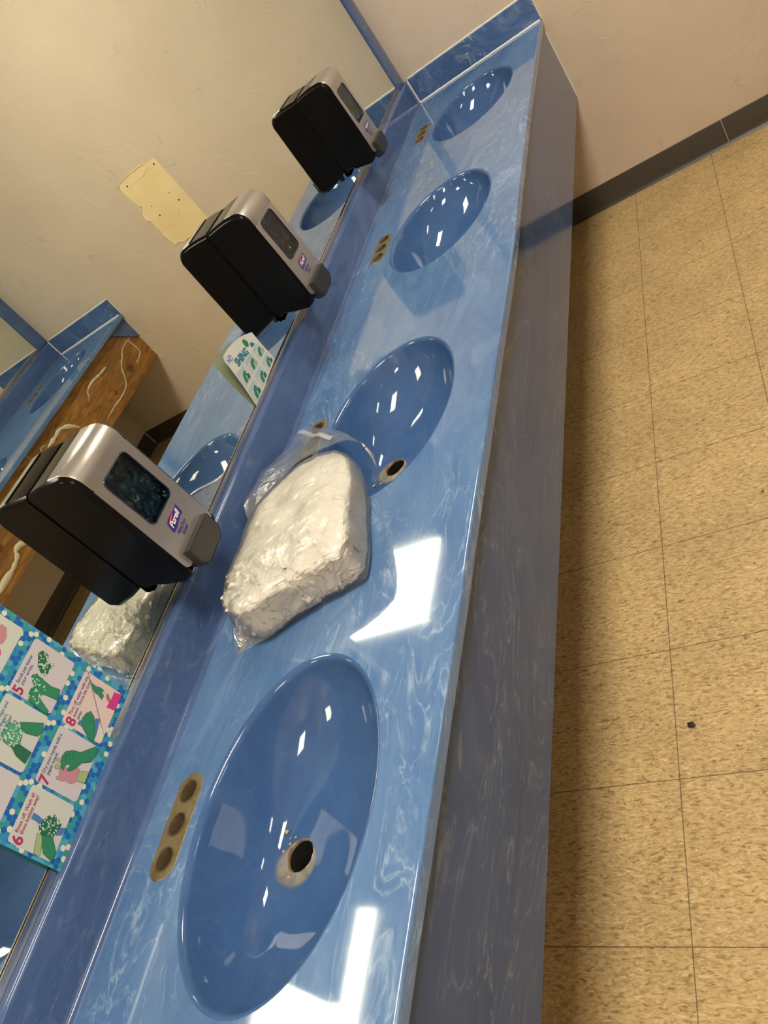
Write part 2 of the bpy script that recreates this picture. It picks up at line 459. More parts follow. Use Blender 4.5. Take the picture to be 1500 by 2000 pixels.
for ln in ([(1.350, -.0016, .958), (1.31, -.0016, .955), (1.28, -.0016, .972), (1.24, -.0016, .968), (1.20, -.0016, .988)], [(1.345, -.0016, 1.178), (1.30, -.0016, 1.192), (1.25, -.0016, 1.188), (1.18, -.0016, 1.206)], [(1.20, -.0016, .90), (1.17, -.0016, .905)]):
    q = smoothpath(ln, 6); tube(bm, [p+Vector((0, 0, random.uniform(-.0015, .0015))) for p in q], [random.uniform(.0005, .0013) for _ in q], 6)
obj('paint_crack', bm, M['bare'], patch)['label'] = 'thin raised cracks in the old paint'
for hx, hz in ((1.146, 1.199), (1.34, 1.197), (1.17, 1.02), (1.311, 1.017), (1.185, 1.068), (1.313, 1.07)):
    bm = bmesh.new(); bmesh.ops.create_circle(bm, cap_ends=True, radius=.0042 if hz > 1.1 or hz < 1.05 else .0026, segments=14)
    bmesh.ops.rotate(bm, verts=bm.verts, matrix=Matrix.Rotation(PI/2, 3, 'X')); bmesh.ops.translate(bm, verts=bm.verts, vec=(hx, -.0022, hz))
    o = obj('screw_hole', bm, M['hole'], patch); o['label'] = 'dark screw hole'
bm = bmesh.new()
tube(bm, smoothpath([(1.958, -.002, .60), (1.966, -.002, .56), (1.962, -.002, .519), (1.952, -.002, .499), (1.955, -.002, .46), (1.949, -.002, .433)], 5), [.002+.003*random.random() for _ in range(26)], 6)
obj('adhesive_line', bm, M['glue'], wall_far)['label'] = 'pale dried adhesive line beside the wood board'

# ------------------------------------------------------------------ mirror, channel, trim
MZ0, MZ1 = .8787, 1.95
def mirror(x, s, y0, y1, z0, label):
    root = empty('wall_mirror', (x, (y0+y1)/2, z0), label, 'mirror')
    bx('mirror_glass', (min(x, x-s*.005), y0, z0-.004), (max(x, x-s*.005), y1, MZ1), M['mirror'], root)
    bx('backing_edge', (min(x-s*.0002, x-s*.0058), y0, z0-.008), (max(x-s*.0002, x-s*.0058), y1, z0-.0041), M['black_gap'], root)
    bm = bmesh.new()      # J shaped channel under the glass
    pr = [(-.0055, -.0125), (.0042, -.0125), (.0048, -.012), (.0048, -.0015), (.0044, 0), (.0022, 0), (.0016, -.0015), (.0014, -.0085), (-.0055, -.0085)]
    strip(bm, [[(x+s*a, y, z0+b) for a, b in pr] for y in (y0, y1)], True)
    obj('bottom_channel', bm, M['metal'], root)['label'] = 'satin metal channel holding the glass'
    return root
mirror(0, 1, YN, -.0925, MZ0, 'big wall mirror above the blue counter, carrying the soap dispensers')
mirror(W, -1, YN, -.0925, HO+.118, 'mirror on the opposite wall, seen only in reflection at left edge')
def trim(name, x, s, z0):
    bm = bmesh.new(); box(bm, (min(x-s*.0055, x+s*.006), -.0905, z0), (max(x-s*.0055, x+s*.006), -.0002, MZ1), .0015)
    return struct(obj(name, bm, M['marble_splash']))
trim('trim_1', 0, 1, .8665); trim('trim_2', W, -1, HO+.1)

# ------------------------------------------------------------------ counters
RX, RY, CX = .152, .2355, .308
def build_counter(side, root, marble_, splash_, basin_):
    HH = H if side > 0 else HO
    fx = (lambda x: x) if side > 0 else (lambda x: W-x)
    D = (lambda y: front_x(y)) if side > 0 else (lambda y: .552)
    P = lambda x, y, z: (fx(x), y, z)
    ys = [YN+i*(-.001-YN)/80 for i in range(81)]
    # flat top with openings
    outer = [(.0317, y) for y in ys] + [(D(y)-.005, y) for y in reversed(ys)]
    holes = []; NS = 96
    for c in SINKS: holes.append([(CX+(RX+.010)*math.cos(2*PI*i/NS), c+(RY+.010)*math.sin(2*PI*i/NS)) for i in range(NS)])
    for t in TAPS:
        for k in (-1, 0, 1): holes.append([(.102+.0165*math.cos(2*PI*i/20), t+k*.0508+.0165*math.sin(2*PI*i/20)) for i in range(20)])
    v, f = planar(outer, holes)
    bm = bmesh.new()
    vb = [bm.verts.new(P(p[0], p[1], HH)) for p in v]
    for t in f: bm.faces.new([vb[i] for i in t])
    # rounded front edge and lip
    rows = []
    for y in ys:
        d = D(y); r = [(d-.0052, HH), (d-.005, HH)]
        for k in range(1, 6): a = k/5*PI/2; r.append((d-.005+.005*math.sin(a), HH-.005+.005*math.cos(a)))
        r += [(d, .749-H+HH), (d-.001, .7465-H+HH), (d-.004, .7455-H+HH), (d-.03, .7455-H+HH)]
        rows.append([P(x, y, z) for x, z in r])
    strip(bm, rows)
    # hole walls of the tap openings
    for t in TAPS:
        for k in (-1, 0, 1):
            strip(bm, [[P(.102+.0165*math.cos(2*PI*i/20), t+k*.0508+.0165*math.sin(2*PI*i/20), z) for i in range(20)] for z in (HH, HH-.02)], True)
    # cut end of the slab
    strip(bm, [[P(.0, YN, HH), P(D(YN)-.005, YN, HH)], [P(.0, YN, HH-.025), P(D(YN)-.005, YN, HH-.025)]])
    obj('countertop', bm, marble_, root, angle=.9)
    # backsplash with cove
    pr = [(-.0055, HH-.02), (-.0055, HH+.0957), (.0165, HH+.0957), (.0195, HH+.0948), (.0215, HH+.0925), (.022, HH+.089), (.022, HH+.0100)]
    for k in range(1, 6): a = k/5*PI/2; pr.append((.0317-.0097*math.cos(a), HH+.0097-.0097*math.sin(a)))
    bm = bmesh.new(); strip(bm, [[P(x, y, z) for x, z in pr] for y in ys])
    strip(bm, [[P(x, YN, z) for x, z in ((-.0055, HH-.02), (-.0055, HH+.0957))], [P(x, YN, z) for x, z in ((.022, HH+.01), (.022, HH+.0925))]])
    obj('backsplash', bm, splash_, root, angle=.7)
    # end splash against the far wall
    bm = bmesh.new(); lo = P(.0225, -.018, HH+.0005); hi = P(D(0)-.001, -.0003, HH+.0975)
    box(bm, tuple(map(min, lo, hi)), tuple(map(max, lo, hi)), .002)
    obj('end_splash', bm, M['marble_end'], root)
    # caulk beads
    bm = bmesh.new()
    z1 = HH+.0965
    jit = lambda a: [x+random.uniform(-.0003, .0003) for x in a]
    tube(bm, [jit(P(x, -.0195, HH+.0018)) for x in [.026+i*(D(0)-.029)/60 for i in range(61)]], .0040, 8)
    tube(bm, [jit(P(.0245, -.0195, z)) for z in [HH+.002+i*(z1-HH-.002)/12 for i in range(13)]], .0032, 8)
    tube(bm, [jit(P(x, -.0006, z1+.0015)) for x in [.022+i*(D(0)-.024)/40 for i in range(41)]], .0030, 8)
    tube(bm, [jit(P(D(0)+.0005, -.0006, z)) for z in [HH+.0005+i*(z1-HH)/12 for i in range(13)]], .0016, 8)
    obj('caulk_bead', bm, M['caulk'], root)['label'] = 'white caulk'
    # basins
    for si, c in enumerate(SINKS):
        NS = 96; rows = []
        ring = lambda e, z: [P(CX+(RX+e)*math.cos(2*PI*i/NS), c+(RY+e)*math.sin(2*PI*i/NS), HH+z) for i in range(NS)]
        for k in range(7):
            a = k/6*PI/2*.80; rows.append(ring(.010-.010*math.sin(a)/math.sin(PI/2*.8), -.009*(1-math.cos(a))/(1-math.cos(PI/2*.8))))
        dx, dy = .240, c-.008; rd = .0245; depth = .128
        for k in range(1, 33):
            s = 1-(k/32)**1.0
            row = []
            for i in range(NS):
                th = 2*PI*i/NS
                ex, ey = CX+RX*math.cos(th), c+RY*math.sin(th)
                hx, hy = dx+rd*math.cos(th), dy+rd*math.sin(th)
                z = -.009-(depth-.009)*max(0, 1-s**2.25)**.72
                row.append(P(hx+(ex-hx)*s, hy+(ey-hy)*s, HH+z))
            rows.append(row)
        bm = bmesh.new(); strip(bm, rows, True)
        b = obj('basin', bm, basin_, root, angle=1.2)
        # rusty rim and dark waste pipe
        bm = bmesh.new(); rows = []
        for (rr, z) in ((.0252, .0008), (.0246, .0014), (.0240, .0004), (.0236, -.003), (.0235, -.0045)):
            rows.append([P(dx+(rr+(random.uniform(-.0006, .0006) if z > -.002 else 0))*math.cos(2*PI*i/48), dy+(rr+random.uniform(-.0005, .0005))*math.sin(2*PI*i/48), HH-depth+z+random.uniform(-.0003, .0004)) for i in range(48)])
        strip(bm, rows, True); d = obj('drain_hole', bm, M['rust'], b); d['label'] = 'crusted rim of the open drain'
        bm = bmesh.new(); vv = strip(bm, [[P(dx+.0234*math.cos(2*PI*i/32), dy+.0234*math.sin(2*PI*i/32), HH-depth+z) for i in range(32)] for z in (-.004, -.09)], True)
        bm.faces.new(vv[-1]); obj('waste_pipe', bm, M['hole'], b)['label'] = 'black inside of the drain'
        # lime stain around the drain lying on the basin floor
        bm = bmesh.new(); rows = []
        for k in range(7):
            t = k/6; row = []
            for i in range(64):
                th = 2*PI*i/64
                wob = 1+.05*math.sin(3*th+si)+.04*math.sin(7*th)
                off = .0125*t
                x = dx-.3*off+(.0245+.0135*t*wob)*math.cos(th); y = dy-off+(.0245+.0115*t*wob)*math.sin(th)
                # height of the bowl at that place (same profile)
                best = surf_z(x, y, c, dx, dy, rd, depth)
                row.append(P(x, y, HH+best+.0006*(1-t*.7)))
            rows.append(row)
        fl = bm.verts.layers.float.new('fade'); vv = strip(bm, rows, True)
        for k, r in enumerate(vv):
            for q in r: q[fl] = (.9, .85, .8, .78, .7, .4, 0.)[k]
        obj('lime_stain', bm, M['stain'], b)['label'] = 'pale scale ring around the drain'
    # putty footprints of the taps
    for t in TAPS:
        n = 18; o_ = []
        for i in range(n+1): a = -PI/2+PI*i/n; o_.append((.102+.0255*math.cos(a+PI/2), t+.054+.026*math.sin(a+PI/2)))
        for i in range(n+1): a = PI/2+PI*i/n; o_.append((.102+.0255*math.cos(a+PI/2), t-.054+.026*math.sin(a+PI/2)))
        o_ = [(x+.0012*noise.noise(Vector((x*90, y*90, t))), y+.002*noise.noise(Vector((x*70, y*70, t+3)))) for x, y in o_]
        hl = [[(.102+.0168*math.cos(2*PI*i/20), t+k*.0508+.0168*math.sin(2*PI*i/20)) for i in range(20)] for k in (-1, 0, 1)]
        v, f = planar(o_, hl)
        bm = bmesh.new()
        vb = [bm.verts.new(P(p[0], p[1], HH+.0011)) for p in v]
        for q in f: bm.faces.new([vb[i] for i in q])
        strip(bm, [[P(x, y, HH+.0011) for x, y in o_], [P(.102+(x-.102)*1.05, t+(y-t)*1.02, HH+.0001) for x, y in o_]], True)
        pl = obj('tap_footprint', bm, M['putty'], root); pl['label'] = 'yellowed putty where a tap was removed'
        for k in (-1, 0, 1):
            bm = bmesh.new(); rows = []
            for (rr, z) in ((.0185, .0016), (.0170, .0022), (.0160, .0012), (.0150, -.006), (.0145, -.018)):
                rows.append([P(.102+rr*math.cos(2*PI*i/28), t+k*.0508+rr*math.sin(2*PI*i/28), HH+z+.0003*random.random()) for i in range(28)])
            vv = strip(bm, rows, True)
            bm.faces.new(vv[-1]); obj('tap_hole', bm, M['well'], pl)
            bm = bmesh.new(); bmesh.ops.create_uvsphere(bm, u_segments=14, v_segments=8, radius=.0125)
            for q in bm.verts: q.co = Vector(P(.098+q.co.x*.8, t+k*.0508+q.co.y+.002, HH-.019+q.co.z*.42+.002*noise.noise(q.co*200)))
            obj('hole_filling', bm, M['socket'], pl)['label'] = 'crumbly brown board inside the hole'
def surf_z(x, y, c, dx, dy, rd, depth):
    lo, hi = 0., 1.
    th = math.atan2(y-dy, x-dx)
    # bisect on s: ring(s) radius along the direction of (x, y) from the drain
    for _ in range(18):
        s = (lo+hi)/2
        # implicit: point lies inside ring s ?
        ccx = dx+(CX-dx)*s; ccy = dy+(c-dy)*s; ax = rd+(RX-rd)*s; ay = rd+(RY-rd)*s
        if ((x-ccx)/ax)**2+((y-ccy)/ay)**2 <= 1: hi = s
        else: lo = s
    return -.009-(depth-.009)*max(0, 1-hi**2.25)**.72

near = empty('vanity_counter', (.28, -1.65, H), 'long blue marbled counter with four basins and the white bag lying on it', 'counter')
build_counter(1, near, M['marble'], M['marble_splash'], M['marble_basin'])
bm = bmesh.new()
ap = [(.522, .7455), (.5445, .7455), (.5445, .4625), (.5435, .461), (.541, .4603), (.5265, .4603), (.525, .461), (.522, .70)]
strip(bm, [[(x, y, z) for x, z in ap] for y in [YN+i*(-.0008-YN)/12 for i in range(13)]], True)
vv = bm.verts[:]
obj('front_apron', bm, M['marble_apron'], near)['label'] = 'blue marbled front panel, its greyer shade put into the colour'
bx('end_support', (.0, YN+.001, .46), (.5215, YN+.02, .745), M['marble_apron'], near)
bm = bmesh.new()
tube(bm, [(.5455, -.0006, .462+i*.30/30) for i in range(31)], .0014, 6)
obj('wall_caulk', bm, M['caulk'], near)['label'] = 'thin pale caulk line against the wall'

far = empty('vanity_counter', (W-.28, -1.65, HO), 'blue counter on the opposite wall, front torn off to bare wood, seen in the mirror', 'counter')
build_counter(-1, far, M['marble'], M['marble_splash'], M['marble_basin'])
BXF = 1.957
bd = bx('front_board', (BXF, YN, .465), (BXF+.036, -.001, .7395), M['wood'], far, .0015); bd['label'] = 'bare stained pine board'
bm = bmesh.new()
fr = [(-.001, .7375), (-.185, .7375), (-.171, .728), (-.14, .706), (-.10, .676), (-.05, .636), (-.001, .601)]
v, f = planar(fr, [])
t_ = [bm.verts.new((BXF-.008, p[0], p[1])) for p in v]
for q in f: bm.faces.new([t_[i] for i in q])
strip(bm, [[(BXF-.008, a, b) for a, b in fr], [(BXF-.0005, a, b) for a, b in fr]], True)
obj('apron_fragment', bm, M['marble_splash'], far)['label'] = 'last blue piece of the torn off front'
GL = {'a': [(-0.05, 0.64), (-0.155, 0.638), (-0.209, 0.615), (-0.262, 0.592), (-0.307, 0.542), (-0.344, 0.517), (-0.422, 0.508), (-0.513, 0.512), (-0.615, 0.507)],
      'b': [(-0.089, 0.64), (-0.081, 0.601), (-0.081, 0.556), (-0.12, 0.542), (-0.162, 0.537)],
      'c': [(-0.338, 0.656), (-0.406, 0.66), (-0.48, 0.67), (-0.546, 0.663), (-0.569, 0.641), (-0.595, 0.632)],
      'd': [(-0.75, 0.599), (-0.789, 0.642), (-0.839, 0.669), (-0.891, 0.667), (-0.966, 0.668)],
      'e': [(-1.073, 0.725), (-1.077, 0.698)], 'f': [(-0.958, 0.681), (-0.988, 0.69), (-1.007, 0.683)],
      'g': [(-1.427, 0.516), (-1.447, 0.537), (-1.484, 0.539), (-1.504, 0.52), (-1.564, 0.508), (-1.63, 0.508), (-1.70, 0.501)],
      'h': [(-1.9, .62), (-1.98, .60), (-2.05, .63), (-2.2, .61)], 'i': [(-2.4, .55), (-2.6, .57), (-2.75, .54)]}
GW = {'a': .005, 'b': .006, 'c': .011, 'd': .013, 'e': .003, 'f': .003, 'g': .017, 'h': .01, 'i': .01}
for k, p in GL.items():
    bm = bmesh.new(); sp = smoothpath([(BXF-.0012, a, b) for a, b in p], 7)
    rr = []
    for i, q in enumerate(sp):
        t = i/(len(sp)-1); env = min(1, 5*t+.25, 5*(1-t)+.25)
        if k == 'c': env *= 1-.75*t
        rr.append(GW[k]*env*(.75+.5*noise.noise(q*40+Vector((9, 0, 0)))))
    tube(bm, sp, rr, 8, flatk=(1, 0, 0))
    obj('adhesive_bead', bm, M['glue'], bd)['label'] = 'pale dried adhesive squiggle'

# ------------------------------------------------------------------ ceiling lights
for i, (lx, ly) in enumerate(LIGHTS):
    r = empty('ceiling_light', (lx, ly, CEIL), ['square ceiling light panel nearest the far wall', 'square ceiling light panel just ahead of the camera', 'added ceiling light panel behind the camera, unseen, lights the near end'][i], 'ceiling light', 'ceiling light panels')
    bm = bmesh.new()
    for a, b in (((-.27, -.29), (.27, -.265)), ((-.27, .265), (.27, .29)), ((-.27, -.265), (-.245, .265)), ((.245, -.265), (.27, .265))):
        box(bm, (lx+a[0], ly+a[1], CEIL-.025), (lx+b[0], ly+b[1], CEIL-.0005))
    obj('frame', bm, M['lightframe'], r)
    bm = bmesh.new(); box(bm, (lx-.2448, ly-.2648, CEIL-.016), (lx+.2448, ly+.2648, CEIL-.012))
    obj('diffuser', bm, M['light'], r)

# ------------------------------------------------------------------ soap dispensers
def profile(n=6):
    """side outline (x, z) of the dispenser, z relative to its bottom, listed from the wall bottom round the front to the wall top"""
    p = [(.0015, .020), (.045, .006), (.088, -.004)]
    for k in range(n+1): a = -PI/2*.85+k/n*PI/2*.85; p.append((.100+.012*math.cos(a), .011+.013*math.sin(a)+.004))
    p.append((.113, .06)); p.append((.113, .14)); p.append((.112, .22))
    for k in range(n+3): a = k/(n+2)*PI/2; p.append((.079+.033*math.cos(a), .237+.033*math.sin(a)))
    p += [(.060, .2715), (.03, .2705), (.0015, .268)]
    return p
def inset(p, d):
    out = []
    for i, q in enumerate(p):
        a = Vector(p[i-1] if i else p[0]); b = Vector(p[i+1] if i+1 < len(p) else p[-1]); t = (b-a)
        nrm = Vector((-t.y, t.x)); nrm.normalize() if nrm.length else None
        out.append((q[0]+nrm.x*d if i not in (0, len(p)-1) else q[0], q[1]+nrm.y*d))
    return out
def dispenser(yc, zb, roll, label):
    root = empty('soap_dispenser', (0, yc, zb), label, 'soap dispenser', 'wall soap dispensers on the mirror')
    hw = .0705
    T = Matrix.Translation((0, yc, zb+.13)) @ Matrix.Rotation(roll, 4, 'X') @ Matrix.Translation((0, 0, -.13))
    tr = lambda bm: bmesh.ops.transform(bm, matrix=T, verts=bm.verts)
    P = profile()
    def body(x0, x1, d0, name, mt, w):
        bm = bmesh.new(); rows = []
        # the middle of the front is sunk so that the window looks into a hollow
        for y, d, xm in ((-w, .010, 1), (-w+.0015, .0065, 1), (-w+.004, .003, 1), (-w+.0085, 0, 1), (-w+.0125, 0, 1), (-w+.013, 0, .1005), (w-.013, 0, .1005), (w-.0125, 0, 1), (w-.0085, 0, 1), (w-.004, .003, 1), (w-.0015, .0065, 1), (w, .010, 1)):
            rows.append([(min(max(x, x0), x1, xm), y, z) for x, z in inset(P, d+d0)])
        vv = strip(bm, rows, True)
        bm.faces.new(vv[0]); bm.faces.new(list(reversed(vv[-1])))
        tr(bm); return obj(name, bm, mt, root, angle=.55)
    body(.0042, 1, 0, 'cover', M['black'], hw)
    body(.0004, .0050, .0030, 'back_plate', M['hole'], hw-.003)
    # silver front panel: curved top part + flat front with window opening
    wS = .0615
    top = [q for q in P if q[1] > .215]; top = [q for q in top if q[0] >= .058]
    off = inset(top, -.0016)
    bm = bmesh.new()
    rows = []
    for y, dd in ((-wS, .0022), (-wS+.0008, .0004), (-wS+.002, 0), (wS-.002, 0), (wS-.0008, .0004), (wS, .0022)):
        rows.append([(x-dd*(1 if x > .1 else 0), y, z-dd*(0 if x > .1 else 1)) for x, z in off])
    strip(bm, rows)
    zt = off[0][1]; xf = .1146
    # flat face
    rr = .012; zb0 = .016; WZ0, WZ1, WY = .1065, .2165, .0405
    outl = []
    for cx_, cy_, a0 in ((wS-rr, zb0+rr, -PI/2), ): pass
    outl = [(-wS, zt), (-wS, zb0+rr)] + [(-wS+rr-rr*math.cos(a), zb0+rr-rr*math.sin(a)) for a in [k/6*PI/2 for k in range(1, 7)]] + \
           [(wS-rr+rr*math.sin(a), zb0+rr-rr*math.cos(a)) for a in [k/6*PI/2 for k in range(0, 6)]] + [(wS, zb0+rr), (wS, zt)]
    def rrect(hy, z0, z1, r, n=6):
        o = []
        for (cy, cz, a0) in ((hy-r, z0+r, -PI/2), (hy-r, z1-r, 0), (-hy+r, z1-r, PI/2), (-hy+r, z0+r, PI)):
            for k in range(n+1): a = a0+k/n*PI/2; o.append((cy+r*math.cos(a), cz+r*math.sin(a)))
        return o
    win = rrect(WY, WZ0, WZ1, .012)
    v, f = planar(outl, [win])
    xx = lambda z: xf-(xf-off[0][0])*max(0, (z-.14)/(zt-.14))
    vb = [bm.verts.new((xx(q[1]), q[0], q[1])) for q in v]
    for q in f: bm.faces.new([vb[i] for i in q])
    strip(bm, [[(xx(b)-0*1, a, b) for a, b in outl], [(xx(b)-.003, a*1.004, b) for a, b in outl]])
    bmesh.ops.remove_doubles(bm, verts=bm.verts, dist=1e-4)
    tr(bm); panel = obj('front_panel', bm, M['silver'], root, angle=1.2)
    bm = bmesh.new()
    w2 = rrect(WY+.0012, WZ0-.0012, WZ1+.0012, .013); w3 = rrect(WY-.001, WZ0+.001, WZ1-.001, .0115)
    strip(bm, [[(xx(b)+.0002, a, b) for a, b in w2], [(xx(b)+.0012, a, b) for a, b in win], [(xx(b)+.0006, a, b) for a, b in w3], [(xx(b)-.006, a, b) for a, b in w3]], True)
    tr(bm); frame = obj('window_frame', bm, M['window_frame'], root)
    v, f = planar(w3, []); bm = bmesh.new(); vb = [bm.verts.new((xx(q[1])-.0008, q[0], q[1])) for q in v]
    for q in f: bm.faces.new([vb[i] for i in q])
    tr(bm); obj('window_pane', bm, M['pane'], root)['label'] = 'blue tinted level window'
    bm = bmesh.new(); n = 40; rows = []
    for i in range(n+1):
        row = []
        for j in range(n+1):
            y = -WY+2*WY*i/n; z = WZ0+(WZ1-WZ0)*j/n
            q = Vector((y*28+yc, z*28, yc*3)); h = .010*(abs(noise.noise(q))-.3)+.006*abs(noise.noise(q*2.3))+.0025*noise.noise(q*5)
            lowk = .35+.65*max(0, 1-(z-WZ0)/(WZ1-WZ0))
            row.append((xf-.0100+h*lowk, y, z))
        rows.append(row)
    strip(bm, rows); tr(bm); obj('soap_pouch', bm, M['pouch'], root, angle=2)['label'] = 'crumpled soap pouch behind the window'
    # push lever
    bm = bmesh.new()
    ol = [(-.045, .040), (-.045, .006), (-.030, -.0105), (.030, -.0105), (.045, .006), (.045, .040)]
    ol = [(a, b) for a, b in ol]
    rows = []
    for x, k in ((.100, 1.), (.1245, 1.), (.1275, .985), (.129, .95)):
        rows.append([(x-(.004 if b < 0 and x > .12 else 0), a*k, .0148+(b-.0148)*k) for a, b in ol])
    vv = strip(bm, rows, True); bm.faces.new(vv[0]); bm.faces.new(list(reversed(vv[-1])))
    bmesh.ops.bevel(bm, geom=[e for e in bm.edges], offset=.0016, segments=2, affect='EDGES')
    tr(bm); obj('push_lever', bm, M['lever'], root, angle=.5)['label'] = 'matt charcoal push lever'
    bm = bmesh.new(); bmesh.ops.create_cone(bm, cap_ends=True, segments=20, radius1=.008, radius2=.010, depth=.018)
    bmesh.ops.translate(bm, verts=bm.verts, vec=(.055, 0, -.006)); tr(bm); obj('nozzle', bm, M['black2'], root)
    # printed emblem
    bm = bmesh.new(); xo = xf+.0006
    top_ = [(-.019+.0435*t, .0890+.0035*t+.0012*math.sin(2*PI*t)) for t in [k/12 for k in range(13)]]
    bot_ = [(.0215-.0455*t, .0735-.0035*t+.0012*math.sin(2*PI*t)) for t in [k/12 for k in range(13)]]
    v, f = planar(top_+bot_, []); vb = [bm.verts.new((xo, q[0], q[1])) for q in v]
    for q in f: bm.faces.new([vb[i] for i in q])
    tr(bm); em = obj('emblem', bm, M['purple'], panel, smooth=False)
    sw = [(-.0125, .0875), (-.005, .0895), (.004, .0905), (.0035, .0885), (-.004, .0865), (-.0095, .0848)]
    bm = bmesh.new(); v, f = planar(sw, []); vb = [bm.verts.new((xo+.0003, q[0], q[1])) for q in v]
    for q in f: bm.faces.new([vb[i] for i in q])
    tr(bm); obj('emblem_swoosh', bm, M['red_print'], em, smooth=False)
    fm = lambda y, z, x: T @ Vector((x, y, z))
    text_mesh('emblem_text', 'Purell', .0145, (xo+.0004, -.018, .0755), em, M['white_print'], .036, .22, .0004, lambda y, z, x: T @ Vector((x, y, z+.10*(y+.018))))
    text_mesh('panel_text', 'HEALTHY', .0085, (xo, -.0185, .0600), panel, M['purple'], .033, 0, .00015, fm)
    text_mesh('panel_text', 'SOAP', .0085, (xo, -.0125, .0515), panel, M['purple'], .021, 0, .00015, fm)
    return root
dispenser(-2.488, .914, .0, 'soap dispenser nearest the camera, standing out on the mirror above the mirrored bag')
dispenser(-1.640, .905, .0, 'middle soap dispenser on the mirror, just above the small curled paper sheet')
dispenser(-.838, .905, .0, 'farthest soap dispenser on the mirror, beside the two far basins')

# ------------------------------------------------------------------ posters
def flatpoly(bm, pts, x, mi=0, fmap=None):
    v, f = planar(pts, [])
    vb = [bm.verts.new(fmap(q[0], q[1], x) if fmap else (x, q[0], q[1])) for q in v]
    for q in f:
        fc = bm.faces.new([vb[i] for i in q]); fc.material_index = mi
        fc.normal_update()
        if fc.normal.x < 0: fc.normal_flip()
def rrect2(y0, y1, z0, z1, r, n=4):
    o = []
    for (cy, cz, a0) in ((y1-r, z0+r, -PI/2), (y1-r, z1-r, 0), (y0+r, z1-r, PI/2), (y0+r, z0+r, PI)):
        for k in range(n+1): a = a0+k/n*PI/2; o.append((cy+r*math.cos(a), cz+r*math.sin(a)))
    return o
PY0, PY1, PZ0, PZ1 = -3.010, -2.7285, .8575, 1.316
root = empty('hand_washing_poster', (.004, -2.87, PZ0), 'large bright poster of hand washing steps on the mirror near the camera', 'poster')
pf = lambda y, z, x: Vector((x+.004+.006*((PY1-y)/(PY1-PY0))**2, y, z+.0055*(y-PY0)/(PY1-PY0)))
bm = bmesh.new(); rows = []
for i in range(13):
    y = PY0+(PY1-PY0)*i/12; rows.append([pf(y, PZ0, 0), pf(y, PZ1, 0)])
strip(bm, rows)
rows = [[p - Vector((.0006, 0, 0)) for p in r] for r in rows]; strip(bm, rows)
obj('sheet', bm, M['hx4'], root, smooth=False, recalc=False)
bm = bmesh.new(); pit = .0083; R6 = pit/math.sqrt(3)*.93
r_ = 0; z = PZ0+pit*.4
seq = [0, 0, 1, 2, 4, 0, 3, 2, 0, 1, 4, 0, 2, 3, 0, 4]
while z < PZ1-pit*.3:
    c_ = 0; y = PY0+pit*(.5+(.5 if r_ % 2 else 0))
    while y < PY1-pit*.3:
        if not any(q0+.003 < y < q1-.003 and s0+.003 < z < s1-.003 for q0, q1 in ((-3.004, -2.924), (-2.919, -2.833), (-2.828, -2.741)) for s0, s1 in ((.8835, .9585), (.979, 1.054), (1.0745, 1.15), (1.17, 1.245))):
            mi = seq[(c_*5+r_*7+(c_*r_) % 3) % len(seq)]
            v = [bm.verts.new(pf(y+R6*math.cos(PI/2+k*PI/3), z+R6*math.sin(PI/2+k*PI/3), .0003)) for k in range(6)]
            f = bm.faces.new(v); f.material_index = mi
        y += pit; c_ += 1
    z += pit*.866; r_ += 1
obj('hexagon_border', bm, [M['hx0'], M['hx1'], M['hx2'], M['hx3'], M['hx4']], root, smooth=False, recalc=False)['label'] = 'blue, teal and cream hexagon mosaic border'
cells = [(-3.004, -2.924), (-2.919, -2.833), (-2.828, -2.741)]; rowsz = [(.8835, .9585), (.979, 1.054), (1.0745, 1.15), (1.17, 1.245)]
for j, (z0, z1) in enumerate(rowsz):
    for i, (y0, y1) in enumerate(cells):
        bm = bmesh.new(); flatpoly(bm, rrect2(y0, y1, z0, z1, .005), .0006, 0, pf)
        obj('step_panel', bm, M[('cell', 'cellg', 'cellp')[0 if (i, j) in ((1, 0), (2, 1), (0, 1)) else (2 if (i, j) == (2, 0) else 1)]], root, smooth=False, recalc=False)
TX = {(0, 0): ('6', ['Rinse off. Wash all', 'those bubbles away!'], 'num'), (1, 0): ('7', ['Dry your hands with a', 'paper towel.'], 'txt'),
      (2, 0): ('8', ['Turn off water with the', 'towel. Throw the towel', 'away.'], 'txt'), (2, 1): ('5', ['Scrub just below', 'your wrists.'], 'txt'),
      (1, 1): ('4', ['Scrub palms, tops and', 'between fingers.', 'Lots of bubbles!'], 'teal')}
for (i, j), (num, lines, mt) in TX.items():
    y0 = cells[i][0]; z1 = rowsz[j][1]
    o = text_mesh('step_number', num, .0235, (.0009, y0+.0012, z1-.0215), root, M['num'], None, 0, .0006, pf)
    for k, ln in enumerate(lines):
        text_mesh('step_text', ln, .0078, (.0009, y0+.0150, z1-.0100-.0072*k), root, M[mt], .00285*len(ln), 0, .00012, pf)
